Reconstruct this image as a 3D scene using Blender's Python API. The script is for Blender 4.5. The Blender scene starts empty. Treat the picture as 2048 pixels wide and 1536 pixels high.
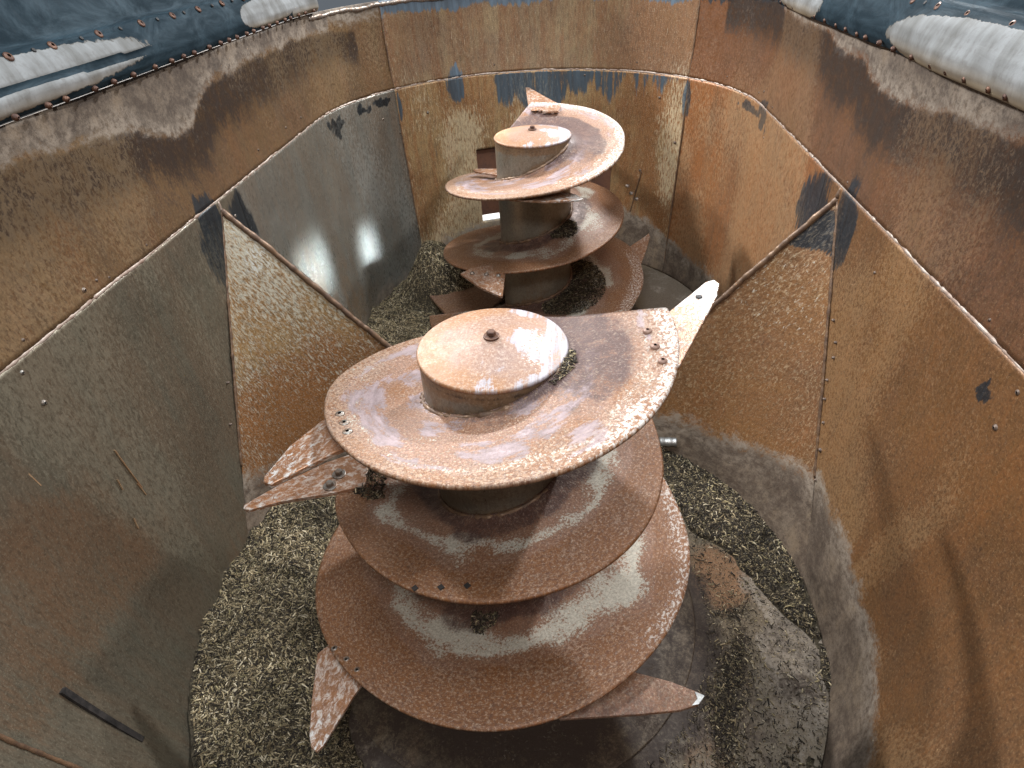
import bpy, bmesh, math, random
import numpy as np
from mathutils import Matrix, Vector
from mathutils import noise as mnoise

sc = bpy.context.scene
C = sc.collection
# ------------------------------------------------------------------ camera
cam_d = bpy.data.cameras.new('camera'); cam = bpy.data.objects.new('camera', cam_d); C.objects.link(cam)
cam_d.sensor_width = 36; cam_d.lens = 22.1577; cam_d.clip_end = 200; cam_d.clip_start = .02
_r = (0.99550248, 0.07954055, -0.05145982); _u = (-0.00600923, 0.59511901, 0.80361511); _f = (-0.09454471, 0.79969161, -0.59292043)
cam.matrix_world = Matrix(((_r[0], _u[0], -_f[0], 0.21314), (_r[1], _u[1], -_f[1], -1.40714), (_r[2], _u[2], -_f[2], 2.06071), (0, 0, 0, 1)))
sc.camera = cam
# ------------------------------------------------------------------ light: a shed hall with lamps
w = bpy.data.worlds.new('World'); sc.world = w; w.use_nodes = True
bg = w.node_tree.nodes['Background']; bg.inputs[0].default_value = (.78, .88, 1, 1); bg.inputs[1].default_value = .14
def lamp(name, loc, target, sx, sy, watt, col):
    d = bpy.data.lights.new(name, 'AREA'); d.shape = 'RECTANGLE'; d.size = sx; d.size_y = sy; d.energy = watt; d.color = col
    o = bpy.data.objects.new(name, d); C.objects.link(o); o.location = loc
    o.rotation_euler = (Vector(target) - Vector(loc)).to_track_quat('-Z', 'Y').to_euler()
    return o
lamp('hall_or_fill_lamp', (.7, -2.6, 4.0), (-.1, 1.6, .3), .8, .5, 75, (1, .99, .98))  # added fill lamp behind the camera, to brighten the far feed
lamp('hall_or_fill_lamp', (-2.87, 4.2, 3.92), (0, .6, .6), .4, .25, 340, (1, .99, .98))
lamp('hall_or_fill_lamp', (-3.0, 1.2, 4.3), (0, 1.2, .5), .4, .25, 130, (1, .99, .98))
lamp('hall_or_fill_lamp', (1.9, 5.2, 4.4), (0, .6, .6), .4, .25, 310, (1, .99, .98))
lamp('hall_or_fill_lamp', (3.2, 1.6, 4.3), (0, 1.0, .5), .4, .25, 110, (1, .99, .98))
lamp('hall_skylight', (0, 0.3, 6.5), (0, .8, 0), 3.0, 3.0, 230, (.86, .94, 1))
for tgt, sx, sy, wt in (((-1.125, 1.50, .63), .34, .18, 2.8), ((-1.09, 2.26, .41), .16, .16, 1.1)):
    o = lamp('added_patch_lamp', (tgt[0] + 2.9, tgt[1] - .5, tgt[2] + 2.6), tgt, sx, sy, wt, (.72, .88, 1)); o.data.spread = math.radians(3.5)  # added narrow beams that make the bright patches on the left far wall
vs = sc.view_settings; vs.view_transform = 'Standard'; vs.look = 'None'; vs.exposure = .2; vs.gamma = 1; vs.use_curve_mapping = False
sc.cycles.max_bounces = 6

# ------------------------------------------------------------------ helpers
L = 2.02; Q = 1.12 * math.pi / 2; YC = .55; BELT = 1.25; RIM = 1.72
RNG = np.random.default_rng(7); random.seed(7)
def empty(name, loc=(0, 0, 0)):
    o = bpy.data.objects.new(name, None); C.objects.link(o); o.location = loc; o.empty_display_size = .1; return o
def tag(o, label=None, cat=None, group=None, kind=None):
    if label: o['label'] = label
    if cat: o['category'] = cat
    if group: o['group'] = group
    if kind: o['kind'] = kind
    return o
def mesh_obj(name, V, F, mat, parent=None, attrs=None, smooth=True, label=None):
    me = bpy.data.meshes.new(name); me.from_pydata([tuple(map(float, v)) for v in V], [], [tuple(map(int, f)) for f in F])
    if attrs:
        for k, a in attrs.items():
            a = np.asarray(a, dtype=np.float32)
            if a.ndim == 1:
                at = me.attributes.new(k, 'FLOAT', 'POINT'); at.data.foreach_set('value', a)
            else:
                at = me.attributes.new(k, 'FLOAT_VECTOR', 'POINT'); at.data.foreach_set('vector', a.ravel())
    me.polygons.foreach_set('use_smooth', [smooth] * len(me.polygons)); me.update()
    o = bpy.data.objects.new(name, me); C.objects.link(o)
    if mat: me.materials.append(mat)
    if parent: o.parent = parent
    if label: o['label'] = label
    return o
def grid_faces(n, m, closed=False):
    F = []
    for i in range(n - 1):
        for j in range(m if closed else m - 1):
            j2 = (j + 1) % m
            F.append((i * m + j, (i + 1) * m + j, (i + 1) * m + j2, i * m + j2))
    return F
def sstep(x, a, b):
    t = np.clip((np.asarray(x, float) - a) / (b - a), 0, 1); return t * t * (3 - 2 * t)
_tab = np.random.default_rng(3).random((64, 64))
def vn(x, y):
    x = np.asarray(x, float); y = np.asarray(y, float)
    xi = np.floor(x).astype(int); yi = np.floor(y).astype(int); fx = x - xi; fy = y - yi
    fx = fx * fx * (3 - 2 * fx); fy = fy * fy * (3 - 2 * fy)
    g = lambda a, b: _tab[a % 64, b % 64]
    return (g(xi, yi) * (1 - fx) + g(xi + 1, yi) * fx) * (1 - fy) + (g(xi, yi + 1) * (1 - fx) + g(xi + 1, yi + 1) * fx) * fy
def fbm(x, y, o=4):
    s = 0; a = .5; t = 0
    for k in range(o):
        s = s + a * vn(np.asarray(x) * 2 ** k + 17.3 * k, np.asarray(y) * 2 ** k + 5.1 * k); t += a; a *= .5
    return s / t
def blob(s, z, cs, cz, rs, rz, rag=.5, f=9):
    d = np.hypot((s - cs) / rs, (z - cz) / rz) + (fbm(s * f + cs * 7, z * f) - .5) * 2 * rag
    return sstep(1.5 - d, 0, 1)

# ---- tub wall in plan: a stadium, its near end leaning out
def yc(z): return -YC * np.clip(z, 0, BELT) / BELT
def Rw(z): return 1.092 + .0503 * z
def wallpos(s, z, off=0.0):
    s = np.asarray(s, float); z = np.asarray(z, float); sg = np.where(s >= 0, 1, -1); a = np.abs(s)
    R = Rw(z) - off
    far = a <= Q; st = (a > Q) & (a <= Q + L); st2 = (a > Q + L) & (a <= Q + L + YC)
    ph = a / 1.12; ph2 = (a - Q - L - YC) / 1.12; Y = yc(z)
    x = np.where(far, R * np.sin(ph), np.where(st | st2, R, R * np.cos(ph2)))
    y = np.where(far, L + R * np.cos(ph), np.where(st, L - (a - Q), np.where(st2, Y * (a - Q - L) / YC, Y - R * np.sin(ph2))))
    return np.stack(np.broadcast_arrays(sg * x, y, z), -1)

def arclen(s, z):
    s = np.asarray(s, float); a = np.abs(s); Y = -yc(z); t = np.clip((a - Q - L) / YC, 0, 1)
    return np.sign(s) * (np.minimum(a, Q + L) + Y * t + np.maximum(a - Q - L - YC, 0))
# ------------------------------------------------------------------ node materials
class NT:
    def __init__(s, name):
        s.m = bpy.data.materials.new(name); s.m.use_nodes = True; s.t = s.m.node_tree; s.b = s.t.nodes['Principled BSDF']
    def n(s, typ, **k):
        nd = s.t.nodes.new(typ)
        for a, b in k.items(): setattr(nd, a, b)
        return nd
    def inp(s, sock, v):
        if hasattr(v, 'is_linked') or isinstance(v, bpy.types.NodeSocket): s.t.links.new(v, sock)
        else:
            if sock.type == 'RGBA' and len(v) == 3: v = (*v, 1)
            sock.default_value = v
    def attr(s, name, vec=False):
        a = s.n('ShaderNodeAttribute', attribute_name=name); return a.outputs['Vector' if vec else 'Fac']
    def objco(s): return s.n('ShaderNodeTexCoord').outputs['Object']
    def map(s, v, sc_=(1, 1, 1), rot=(0, 0, 0), loc=(0, 0, 0)):
        m = s.n('ShaderNodeMapping'); s.inp(m.inputs[0], v); m.inputs['Scale'].default_value = sc_; m.inputs['Rotation'].default_value = rot; m.inputs['Location'].default_value = loc
        return m.outputs[0]
    def noise(s, v, scale, detail=4, rough=.55, dist=0, out='Fac'):
        k = s.n('ShaderNodeTexNoise'); s.inp(k.inputs['Vector'], v)
        k.inputs['Scale'].default_value = scale; k.inputs['Detail'].default_value = detail; k.inputs['Roughness'].default_value = rough; k.inputs['Distortion'].default_value = dist
        return k.outputs[out]
    def vor(s, v, scale, feat='F1', out='Distance'):
        k = s.n('ShaderNodeTexVoronoi', feature=feat); s.inp(k.inputs['Vector'], v); k.inputs['Scale'].default_value = scale; return k.outputs[out]
    def ramp(s, v, a, b, lo=0., hi=1.):
        k = s.n('ShaderNodeMapRange', interpolation_type='SMOOTHSTEP'); s.inp(k.inputs[0], v)
        for i, q in enumerate((a, b, lo, hi)): k.inputs[i + 1].default_value = q
        return k.outputs[0]
    def math(s, op, a, b=0., c=0.):
        k = s.n('ShaderNodeMath', operation=op)
        for i, q in enumerate((a, b, c)): s.inp(k.inputs[i], q)
        return k.outputs[0]
    def mix(s, f, a, b, blend='MIX'):
        k = s.n('ShaderNodeMix', data_type='RGBA', blend_type=blend); s.inp(k.inputs[0], f); s.inp(k.inputs[6], a); s.inp(k.inputs[7], b); return k.outputs[2]
    def bump(s, h, strength=.3, dist=.004):
        k = s.n('ShaderNodeBump'); k.inputs['Strength'].default_value = strength; k.inputs['Distance'].default_value = dist; s.inp(k.inputs['Height'], h); s.t.links.new(k.outputs[0], s.b.inputs['Normal'])
    def out(s, col, rough, metal=0., spec=.5):
        s.inp(s.b.inputs['Base Color'], col); s.inp(s.b.inputs['Roughness'], rough); s.inp(s.b.inputs['Metallic'], metal); s.inp(s.b.inputs['Specular IOR Level'], spec)
        return s.m
def masked(t, attr, nz, k=1.6, lo=.42, hi=.58):
    """attribute 0..1 broken up at its edge by a noise"""
    v = t.math('ADD', t.attr(attr), t.math('MULTIPLY', t.math('SUBTRACT', nz, .5), k))
    return t.ramp(v, lo, hi)

def steel(name, c1, c2, rust, line, line_amt=.6, streak=.5, rough=.45, metal=.3, grain=(1, .45, 1), lines_scale=75,
          vert=True, bs=2.3, dark=(.03, .018, .012), paint=(.010, .015, .020), crust=(.062, .045, .033), crust2=(.19, .15, .112), bump=.25, speck=.5, blue=None):
    t = NT(name); co = t.attr('sz', True); g = t.map(co, grain)
    big = t.noise(co, bs, 7, .66, .5); big2 = t.noise(t.map(co, (1, 1, 1), loc=(9.1, 3.3, 0)), bs * 1.6, 8, .7, .4)
    sv = (lambda a, b: (a, b, 1)) if vert else (lambda a, b: (b, a, 1))
    st = t.noise(t.map(co, sv(7, .55 if vert else 2)), 1.3, 8, .66, .5); st2 = t.noise(t.map(co, sv(24, 1.3 if vert else 6), loc=(4, 0, 0)), 1.5, 7, .7)
    md = t.noise(g, 20, 8, .72, .3); fine = t.noise(t.map(g, (1, 1, 1), loc=(1.3, 5.7, 0)), lines_scale * 1.1, 4, .75); fine2 = t.noise(co, 150, 4, .75)
    ln = t.noise(g, lines_scale, 8, .72, .6); ln2 = t.noise(t.map(g, (1, 1, 1), loc=(3.7, 8.1, 0)), lines_scale * 1.15, 4, .62, .6)
    brk = t.math('MULTIPLY_ADD', md, .5, t.math('MULTIPLY', ln, .5))
    col = t.mix(t.ramp(big, .3, .7), c1, c2)
    col = t.mix(t.math('MULTIPLY', t.ramp(t.math('ADD', st, t.math('MULTIPLY', md, .6)), .66, .98), streak), col, rust)
    col = t.mix(t.math('MULTIPLY', t.ramp(st2, .5, .72), streak * .4), col, dark)
    if blue: col = t.mix(t.math('MULTIPLY', t.ramp(t.math('ADD', big2, t.math('MULTIPLY', t.math('SUBTRACT', brk, .5), .5)), .54, .68), .75), col, blue)
    col = t.mix(t.math('MULTIPLY', masked(t, 'm_rust', t.math('MULTIPLY_ADD', brk, .7, t.math('MULTIPLY', st, .3)), 2.2, .25, .75), .85), col, rust)
    # large cloudy tone changes of the oxide itself
    col = t.mix(t.math('MULTIPLY', t.ramp(big2, .42, .66), .40), col, t.mix(.5, col, dark))
    # pale flecks whose density drifts over the sheet, and dark flecks between them
    where = t.math('MULTIPLY_ADD', t.attr('m_line'), .35, t.math('MULTIPLY', t.math('MULTIPLY_ADD', big2, .6, t.math('MULTIPLY', st, .4)), .65))
    fk = t.ramp(t.math('ADD', ln, t.math('MULTIPLY', t.math('SUBTRACT', where, .5), .55)), .47, .63)
    col = t.mix(t.math('MULTIPLY', fk, line_amt * .85), col, line)
    dkf = t.ramp(t.math('ADD', ln2, t.math('MULTIPLY', t.math('SUBTRACT', big, .5), .3)), .55, .63)
    col = t.mix(t.math('MULTIPLY', dkf, speck * .8), col, t.mix(.5, col, dark))
    col = t.mix(t.math('MULTIPLY', t.ramp(fine, .46, .62), speck), col, t.mix(.5, col, dark))
    col = t.mix(t.math('MULTIPLY', t.ramp(fine2, .53, .64), speck * .6), col, line)
    # dust film
    dn = t.math('MULTIPLY_ADD', ln2, .45, t.math('MULTIPLY_ADD', fine, .25, t.math('MULTIPLY', md, .3)))
    col = t.mix(t.math('MULTIPLY', masked(t, 'm_dust', dn, 3.6, .40, .62), .88), col, t.mix(t.ramp(fine, .35, .65), crust2, tuple(q * .6 for q in crust2)))
    # scratches
    sr = t.noise(t.map(co, (160, 5, 1), rot=(0, 0, .25)), 1.0, 2, .4); srw = t.noise(co, 6, 2)
    col = t.mix(t.math('MULTIPLY', t.math('MULTIPLY', t.ramp(sr, .73, .77), t.ramp(srw, .5, .62)), .5), col, line)
    pm = t.math('MULTIPLY', masked(t, 'm_paint', t.math('MULTIPLY_ADD', brk, .45, t.math('MULTIPLY', st2, .55)), 3.4, .40, .64), .93)
    pc = t.mix(t.ramp(st2, .35, .7), paint, tuple(min(1, q * 2.0) for q in paint)); pc = t.mix(t.math('MULTIPLY', fk, .16), pc, line)
    col = t.mix(pm, col, pc)
    cn = t.noise(co, 34, 9, .8, .1); cn2 = t.noise(co, 6, 7, .7, .5)
    cm = masked(t, 'm_crust', t.math('MULTIPLY_ADD', cn, .5, t.math('MULTIPLY', cn2, .5)), 1.1, .44, .62); pale = t.math('MULTIPLY', t.ramp(t.attr('m_crust'), .95, .55), t.ramp(cn, .38, .58))
    ccol = t.mix(t.ramp(t.math('MULTIPLY_ADD', cn, .5, t.math('MULTIPLY', cn2, .5)), .42, .64), crust, crust2)
    ccol = t.mix(t.math('MULTIPLY', t.ramp(t.math('MULTIPLY_ADD', cn2, .6, t.math('MULTIPLY', st, .4)), .5, .66), .5), ccol, (.19, .135, .08)); ccol = t.mix(t.math('MULTIPLY', t.ramp(st2, .48, .66), .22), ccol, tuple(q * .45 for q in crust)); ccol = t.mix(t.ramp(cn2, .3, .44, .8, 0), ccol, tuple(q * .5 for q in crust)); ccol = t.mix(t.math('MULTIPLY', t.ramp(t.noise(co, 95, 4, .75), .5, .64), .4), ccol, tuple(q * .3 for q in crust))
    ccol = t.mix(t.math('MULTIPLY', pale, t.ramp(cn2, .4, .6, .15, .8)), ccol, t.mix(.35, crust2, (.45, .40, .34)))
    edge = t.math('MULTIPLY', t.math('MULTIPLY', cm, t.math('SUBTRACT', 1, cm)), 3.6)
    col = t.mix(t.math('MULTIPLY', cm, .93), col, ccol); col = t.mix(t.math('MULTIPLY', t.math('MULTIPLY', edge, .3), t.ramp(cn, .35, .6)), col, t.mix(.3, crust2, (.42, .38, .33)))
    col = t.mix(masked(t, 'm_dark', brk, 2.4, .3, .85), col, t.mix(t.math('MULTIPLY', fk, .35), dark, line))
    col = t.mix(masked(t, 'm_bright', t.math('MULTIPLY_ADD', ln, .6, t.math('MULTIPLY', fine, .4)), 3.4, .5, .72), col, t.mix(.55, line, (.56, .56, .56)))
    rg = t.math('ADD', t.ramp(brk, .35, .65, rough - .12, rough + .14), t.math('MULTIPLY', cm, .3))
    mt = t.math('MULTIPLY', t.math('SUBTRACT', 1, cm), metal)
    h = t.math('ADD', t.math('MULTIPLY', fk, .45), t.math('ADD', t.math('MULTIPLY', fine, .5), t.math('MULTIPLY', cm, t.math('MULTIPLY', cn, 1.3))))
    t.bump(h, bump, .004)
    return t.out(col, rg, mt)

M = {}
TAN = (.42, .33, .19); CREAM = (.52, .46, .34)
M['near_left'] = steel('olive_steel', (0.126, 0.119, 0.090), (0.158, 0.135, 0.099), (0.162, 0.095, 0.054), (0.306, 0.279, 0.207), .4, .35, .38, .4, (1, .35, 1), 100, speck=.6)
M['near_right'] = steel('orange_rust_steel', (.20, .095, .034), (.155, .080, .038), (.23, .09, .026), (.38, .235, .115), .5, .4, .46, .25, (1, .6, 1), 105, speck=.65)
M['far_left'] = steel('grey_blue_steel', (.18, .18, .16), (.235, .23, .2), (.22, .14, .08), (.42, .43, .40), .5, .4, .3, .5, (1, .4, 1), 90)
M['back'] = steel('tan_streaked_steel', (.36, .255, .125), (.29, .16, .068), (.25, .105, .036), (.62, .52, .34), .8, .95, .44, .25, (1.3, .28, 1), 85, paint=(.032, .052, .07), speck=.7)
M['far_right'] = steel('red_rust_steel', (.26, .122, .05), (.20, .095, .046), (.27, .10, .030), (.43, .29, .16), .5, .9, .44, .25, (1.2, .4, 1), 90, paint=(.012, .018, .024), speck=.65)
M['up_left'] = steel('brown_steel', (.155, .092, .042), (.115, .073, .042), (.165, .070, .026), (.28, .195, .105), .5, .45, .44, .3, (1, .5, 1), 100, speck=.7)
M['up_back'] = steel('tan_brown_steel', (0.306, 0.225, 0.122), (0.207, 0.131, 0.081), (0.207, 0.099, 0.045), (0.504, 0.423, 0.288), .75, 1.0, .44, .25, (1.3, .28, 1), 85, paint=(.06, .09, .12), speck=.7)
M['up_right'] = steel('red_brown_steel', (.150, .070, .030), (.112, .058, .033), (.155, .060, .022), (.27, .165, .085), .45, .4, .45, .3, (1, .6, 1), 100, speck=.65)
M['wedge_left'] = steel('mottled_pale_steel', (0.285, 0.147, 0.052), (0.342, 0.228, 0.104), (0.247, 0.100, 0.032), (0.522, 0.503, 0.408), .95, .3, .38, .3, (1.2, .36, 1), 115, speck=.75)
M['wedge_right'] = steel('mottled_brown_steel', (.27, .132, .05), (.22, .11, .055), (.26, .10, .036), (.54, .41, .25), .65, .3, .40, .3, (1.1, .5, 1), 105, speck=.65)
M['floor'] = steel('dirty_floor_steel', (.118, .094, .062), (.155, .12, .078), (.24, .12, .055), (.27, .23, .17), .4, .15, .55, .2, (1, 1, 1), 90, bump=.4, bs=4, speck=.7)
M['flight'] = steel('rusty_flight_steel', (.215, .100, .052), (.26, .145, .098), (.20, .078, .021), (.52, .40, .30), .5, .3, .52, .12, (1, 1, 1), 105, dark=(.060, .028, .024), crust=(.2, .17, .13), crust2=(.60, .575, .49), bump=.45, speck=.95, paint=(.15, .115, .12), bs=5.5, vert=False)
M['cap'] = steel('cap_steel', (.28, .15, .085), (.26, .175, .145), (.27, .125, .045), (.46, .38, .31), .55, .2, .52, .15, (1, 1, 1), 100, bump=.2, dark=(.13, .06, .045), paint=(.20, .19, .21), bs=6)
M['tube'] = steel('grey_tube_steel', (.17, .16, .132), (.21, .19, .15), (.19, .115, .06), (.38, .35, .30), .45, .2, .38, .4, (1, .5, 1), 90, bs=5)
M['knife'] = steel('worn_knife_steel', (.30, .17, .105), (.27, .13, .06), (.3, .12, .042), (.58, .52, .46), .8, .2, .38, .35, (1, .5, 1), 80, bump=.3, dark=(.10, .05, .04), bs=8)

def simple(name, c1, c2, scale=40, rough=.5, metal=.2, bump=.3, coord='obj'):
    t = NT(name); co = t.objco(); n = t.noise(co, scale, 5, .65); n2 = t.noise(co, scale * 6, 3, .6)
    col = t.mix(t.ramp(n, .35, .65), c1, c2); col = t.mix(t.math('MULTIPLY', t.ramp(n2, .5, .7), .4), col, tuple(q * .4 for q in c1))
    t.bump(n2, bump, .002)
    return t.out(col, t.ramp(n, .3, .7, rough - .1, rough + .1), metal)
M['bead'] = simple('pale_weld_bead', (.42, .35, .30), (.26, .18, .14), 25, .5, .2)
M['bead_dark'] = simple('rusty_weld_bead', (.20, .12, .07), (.10, .06, .04), 30, .5, .3)
M['bolt'] = simple('rusty_bolt', (.14, .068, .04), (.08, .042, .032), 60, .5, .4)
M['bolt_pink'] = simple('dusty_rusty_bolt', (.27, .17, .13), (.2, .11, .08), 60, .5, .2)
M['bolt_grey'] = simple('grey_bolt', (.25, .24, .22), (.2, .13, .09), 60, .4, .6)
M['stud'] = simple('dark_stud', (.09, .06, .045), (.2, .15, .12), 60, .5, .3)
M['black'] = simple('black_bar', (.008, .007, .007), (.025, .02, .018), 30, .7, 0)
M['sill'] = simple('pale_concrete', (.7, .7, .68), (.6, .6, .58), 12, .8, 0)
M['door'] = simple('brown_door_steel', (.16, .075, .045), (.11, .055, .04), 9, .5, .2)
M['scratch'] = simple('bare_scratch', (.30, .165, .085), (.36, .25, .15), 40, .45, .3)
M['zinc'] = simple('bare_zinc', (.5, .5, .49), (.3, .3, .29), 30, .45, .8)
M['concrete'] = simple('hall_concrete', (.28, .28, .27), (.22, .22, .21), 3, .85, 0)
def rubber():
    t = NT('weathered_blue_black_sheet'); co = t.attr('sz', True)
    n = t.noise(t.map(co, (1, 3, 1), rot=(0, 0, .5)), 5, 7, .68, .8); n2 = t.noise(co, 55, 4, .65); n3 = t.noise(t.map(co, (3, 1.2, 1)), 4, 5, .6, .3)
    col = t.mix(t.ramp(n, .35, .75), (.008, .017, .024), (.03, .052, .068)); col = t.mix(t.math('MULTIPLY', t.ramp(n2, .5, .7), .35), col, (.012, .018, .024))
    col = t.mix(t.math('MULTIPLY', t.ramp(n, .68, .86), .6), col, (.085, .125, .15))
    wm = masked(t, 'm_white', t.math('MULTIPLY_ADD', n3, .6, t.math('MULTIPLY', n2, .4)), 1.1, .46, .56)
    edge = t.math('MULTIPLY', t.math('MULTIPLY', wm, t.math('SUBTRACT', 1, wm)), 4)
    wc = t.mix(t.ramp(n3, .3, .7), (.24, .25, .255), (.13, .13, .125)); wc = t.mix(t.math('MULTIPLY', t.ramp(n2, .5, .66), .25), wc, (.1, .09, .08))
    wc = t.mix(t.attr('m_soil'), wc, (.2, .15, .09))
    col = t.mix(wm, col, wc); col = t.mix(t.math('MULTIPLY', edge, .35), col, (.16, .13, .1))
    t.bump(t.math('ADD', t.math('MULTIPLY', t.math('MULTIPLY', n2, .3), t.math('SUBTRACT', 1, t.math('MULTIPLY', wm, .85))), t.math('ADD', t.math('MULTIPLY', n, 1.2), t.math('MULTIPLY', wm, 1.0))), .3, .006)
    return t.out(col, t.ramp(n, .3, .7, .75, .55), .0, .06)
M['rubber'] = rubber()
def feedmat(name, base=False):
    t = NT(name)
    if base:
        co = t.objco(); n = t.noise(co, 45, 6, .7); n2 = t.noise(co, 160, 4, .7)
        col = t.mix(t.ramp(n, .35, .65), (.03, .024, .017), (.08, .064, .042)); col = t.mix(t.ramp(n2, .54, .68), col, (.16, .135, .08)); t.bump(n2, .9, .01)
        return t.out(col, .85, 0, .2)
    a = t.n('ShaderNodeAttribute', attribute_name='fcol'); return t.out(a.outputs['Color'], .75, 0, .25)
M['feed_base'] = feedmat('dark_feed_mass', True); M['feed'] = feedmat('chopped_stalks')

# ------------------------------------------------------------------ geometry helpers for metal pieces
def zero(n): return np.zeros(n)
MASKS = ('m_rust', 'm_line', 'm_dust', 'm_paint', 'm_crust', 'm_dark', 'm_bright')
def masks(n, **k):
    d = {m: zero(n) for m in MASKS}
    for a, b in k.items(): d[a] = np.clip(np.asarray(b, float), 0, 1) * np.ones(n)
    return d
def bead(name, pts, r, mat, parent, seed=0, seg=7, rough=.35, step=.008, label=None):
    P = np.asarray(pts, float); d = np.r_[0, np.cumsum(np.linalg.norm(np.diff(P, axis=0), axis=1))]
    n = max(2, int(d[-1] / step)); t = np.linspace(0, d[-1], n); P = np.stack([np.interp(t, d, P[:, k]) for k in range(3)], -1)
    T = np.gradient(P, axis=0); T /= np.linalg.norm(T, axis=1)[:, None] + 1e-9
    up = np.array([0, 0, 1.]) if abs(T[:, 2]).mean() < .8 else np.array([0, 1., 0])
    A = np.cross(T, up); A /= np.linalg.norm(A, axis=1)[:, None]; B = np.cross(A, T)
    rr = r * (1 + rough * (fbm(t * 60 + seed * 3.7, t * 0 + seed, 3) - .5) * 2)
    off = (fbm(t * 9 + seed, t * 0 + 3 + seed, 3) - .5) * r * 1.1
    V = []
    for i in range(n):
        for k in range(seg):
            a = 2 * math.pi * k / seg; V.append(P[i] + A[i] * (math.cos(a) * rr[i]) + B[i] * (math.sin(a) * rr[i] + off[i]))
    F = grid_faces(n, seg, True); F.append(tuple(range(seg))); F.append(tuple(range((n - 1) * seg, n * seg))[::-1])
    return mesh_obj(name, V, F, mat, parent, label=label)
def frame_of(nrm):
    n = Vector(nrm).normalized(); a = n.orthogonal().normalized(); b = n.cross(a); return n, a, b
def stud(name, pos, nrm, r, h, mat, parent, seg=8, dome=True, rot=0.):
    n, a, b = frame_of(nrm); V = []; F = []; pos = Vector(pos)
    prof = [(r, -.2 * h), (r, .45 * h), (r * .78, .85 * h), (r * .35, h)] if dome else [(r, -.2 * h), (r, .9 * h), (r * .9, h)]
    for (q, z) in prof:
        for k in range(seg):
            t = 2 * math.pi * k / seg + rot; V.append(pos + n * z + (a * math.cos(t) + b * math.sin(t)) * q)
    F = grid_faces(len(prof), seg, True); F.append(tuple(range((len(prof) - 1) * seg, len(prof) * seg)))
    return mesh_obj(name, V, F, mat, parent, smooth=dome)
def washer_bolt(name, pos, nrm, r, mat, parent):
    """hex head on a washer, one mesh"""
    n, a, b = frame_of(nrm); V = []; F = []; pos = Vector(pos)
    def ring(q, z, seg, rot=0):
        i0 = len(V)
        for k in range(seg):
            t = 2 * math.pi * k / seg + rot; V.append(pos + n * z + (a * math.cos(t) + b * math.sin(t)) * q)
        return i0
    def join(i, j, seg):
        for k in range(seg): F.append((i + k, i + (k + 1) % seg, j + (k + 1) % seg, j + k))
    w0 = ring(r * 1.75, -.002, 24); w1 = ring(r * 1.75, r * .28, 24); w2 = ring(r * 1.6, r * .36, 24); join(w0, w1, 24); join(w1, w2, 24); F.append(tuple(range(w2, w2 + 24)))
    h0 = ring(r, r * .3, 6, .3); h1 = ring(r, r * 1.25, 6, .3); h2 = ring(r * .82, r * 1.42, 6, .3); join(h0, h1, 6); join(h1, h2, 6); F.append(tuple(range(h2, h2 + 6)))
    return mesh_obj(name, V, F, mat, parent, smooth=False)

# ================================================================== SETTING: hall ground the machine stands on
bmg = [(-20, -20, -.55), (20, -20, -.55), (20, 20, -.55), (-20, 20, -.55)]
g = mesh_obj('ground', bmg, [(0, 1, 2, 3)], M['concrete'], smooth=False); tag(g, kind='structure')

# ================================================================== THE TUB
tub = empty('mixer_tub'); tag(tub, 'rusty steel mixing tub with rounded ends and bolted blue-black rim that encloses both augers', 'mixing tub')
CR_S = [.0, .25, .676, .826, .97, 1.152, 1.371, 1.8, 2.6, 3.14, 3.484, 3.747, 4.1, 4.361, 4.569, 4.746, 5.3, 6.2]
CR_Z = [.33, .36, .372, .334, .267, .222, .19, .16, .15, .25, .363, .363, .36, .347, .317, .27, .25, .25]
UPL = [(-6.2, 1.63), (-4.2, 1.62), (-3.759, 1.625), (-3.589, 1.609), (-3.374, 1.601), (-3.193, 1.592), (-3.1, 1.54), (-3.0, 1.50), (-2.87, 1.50), (-2.78, 1.56), (-2.655, 1.62), (-2.381, 1.63), (-1.673, 1.633), (-1.309, 1.61), (-.978, 1.60), (-.5, 1.64), (0, 1.66), (1.0, 1.66), (1.6, 1.67), (2.007, 1.66), (2.636, 1.632), (2.869, 1.585), (3.045, 1.565), (3.234, 1.585), (3.437, 1.61), (3.614, 1.622), (4.2, 1.62), (6.2, 1.62)]
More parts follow.
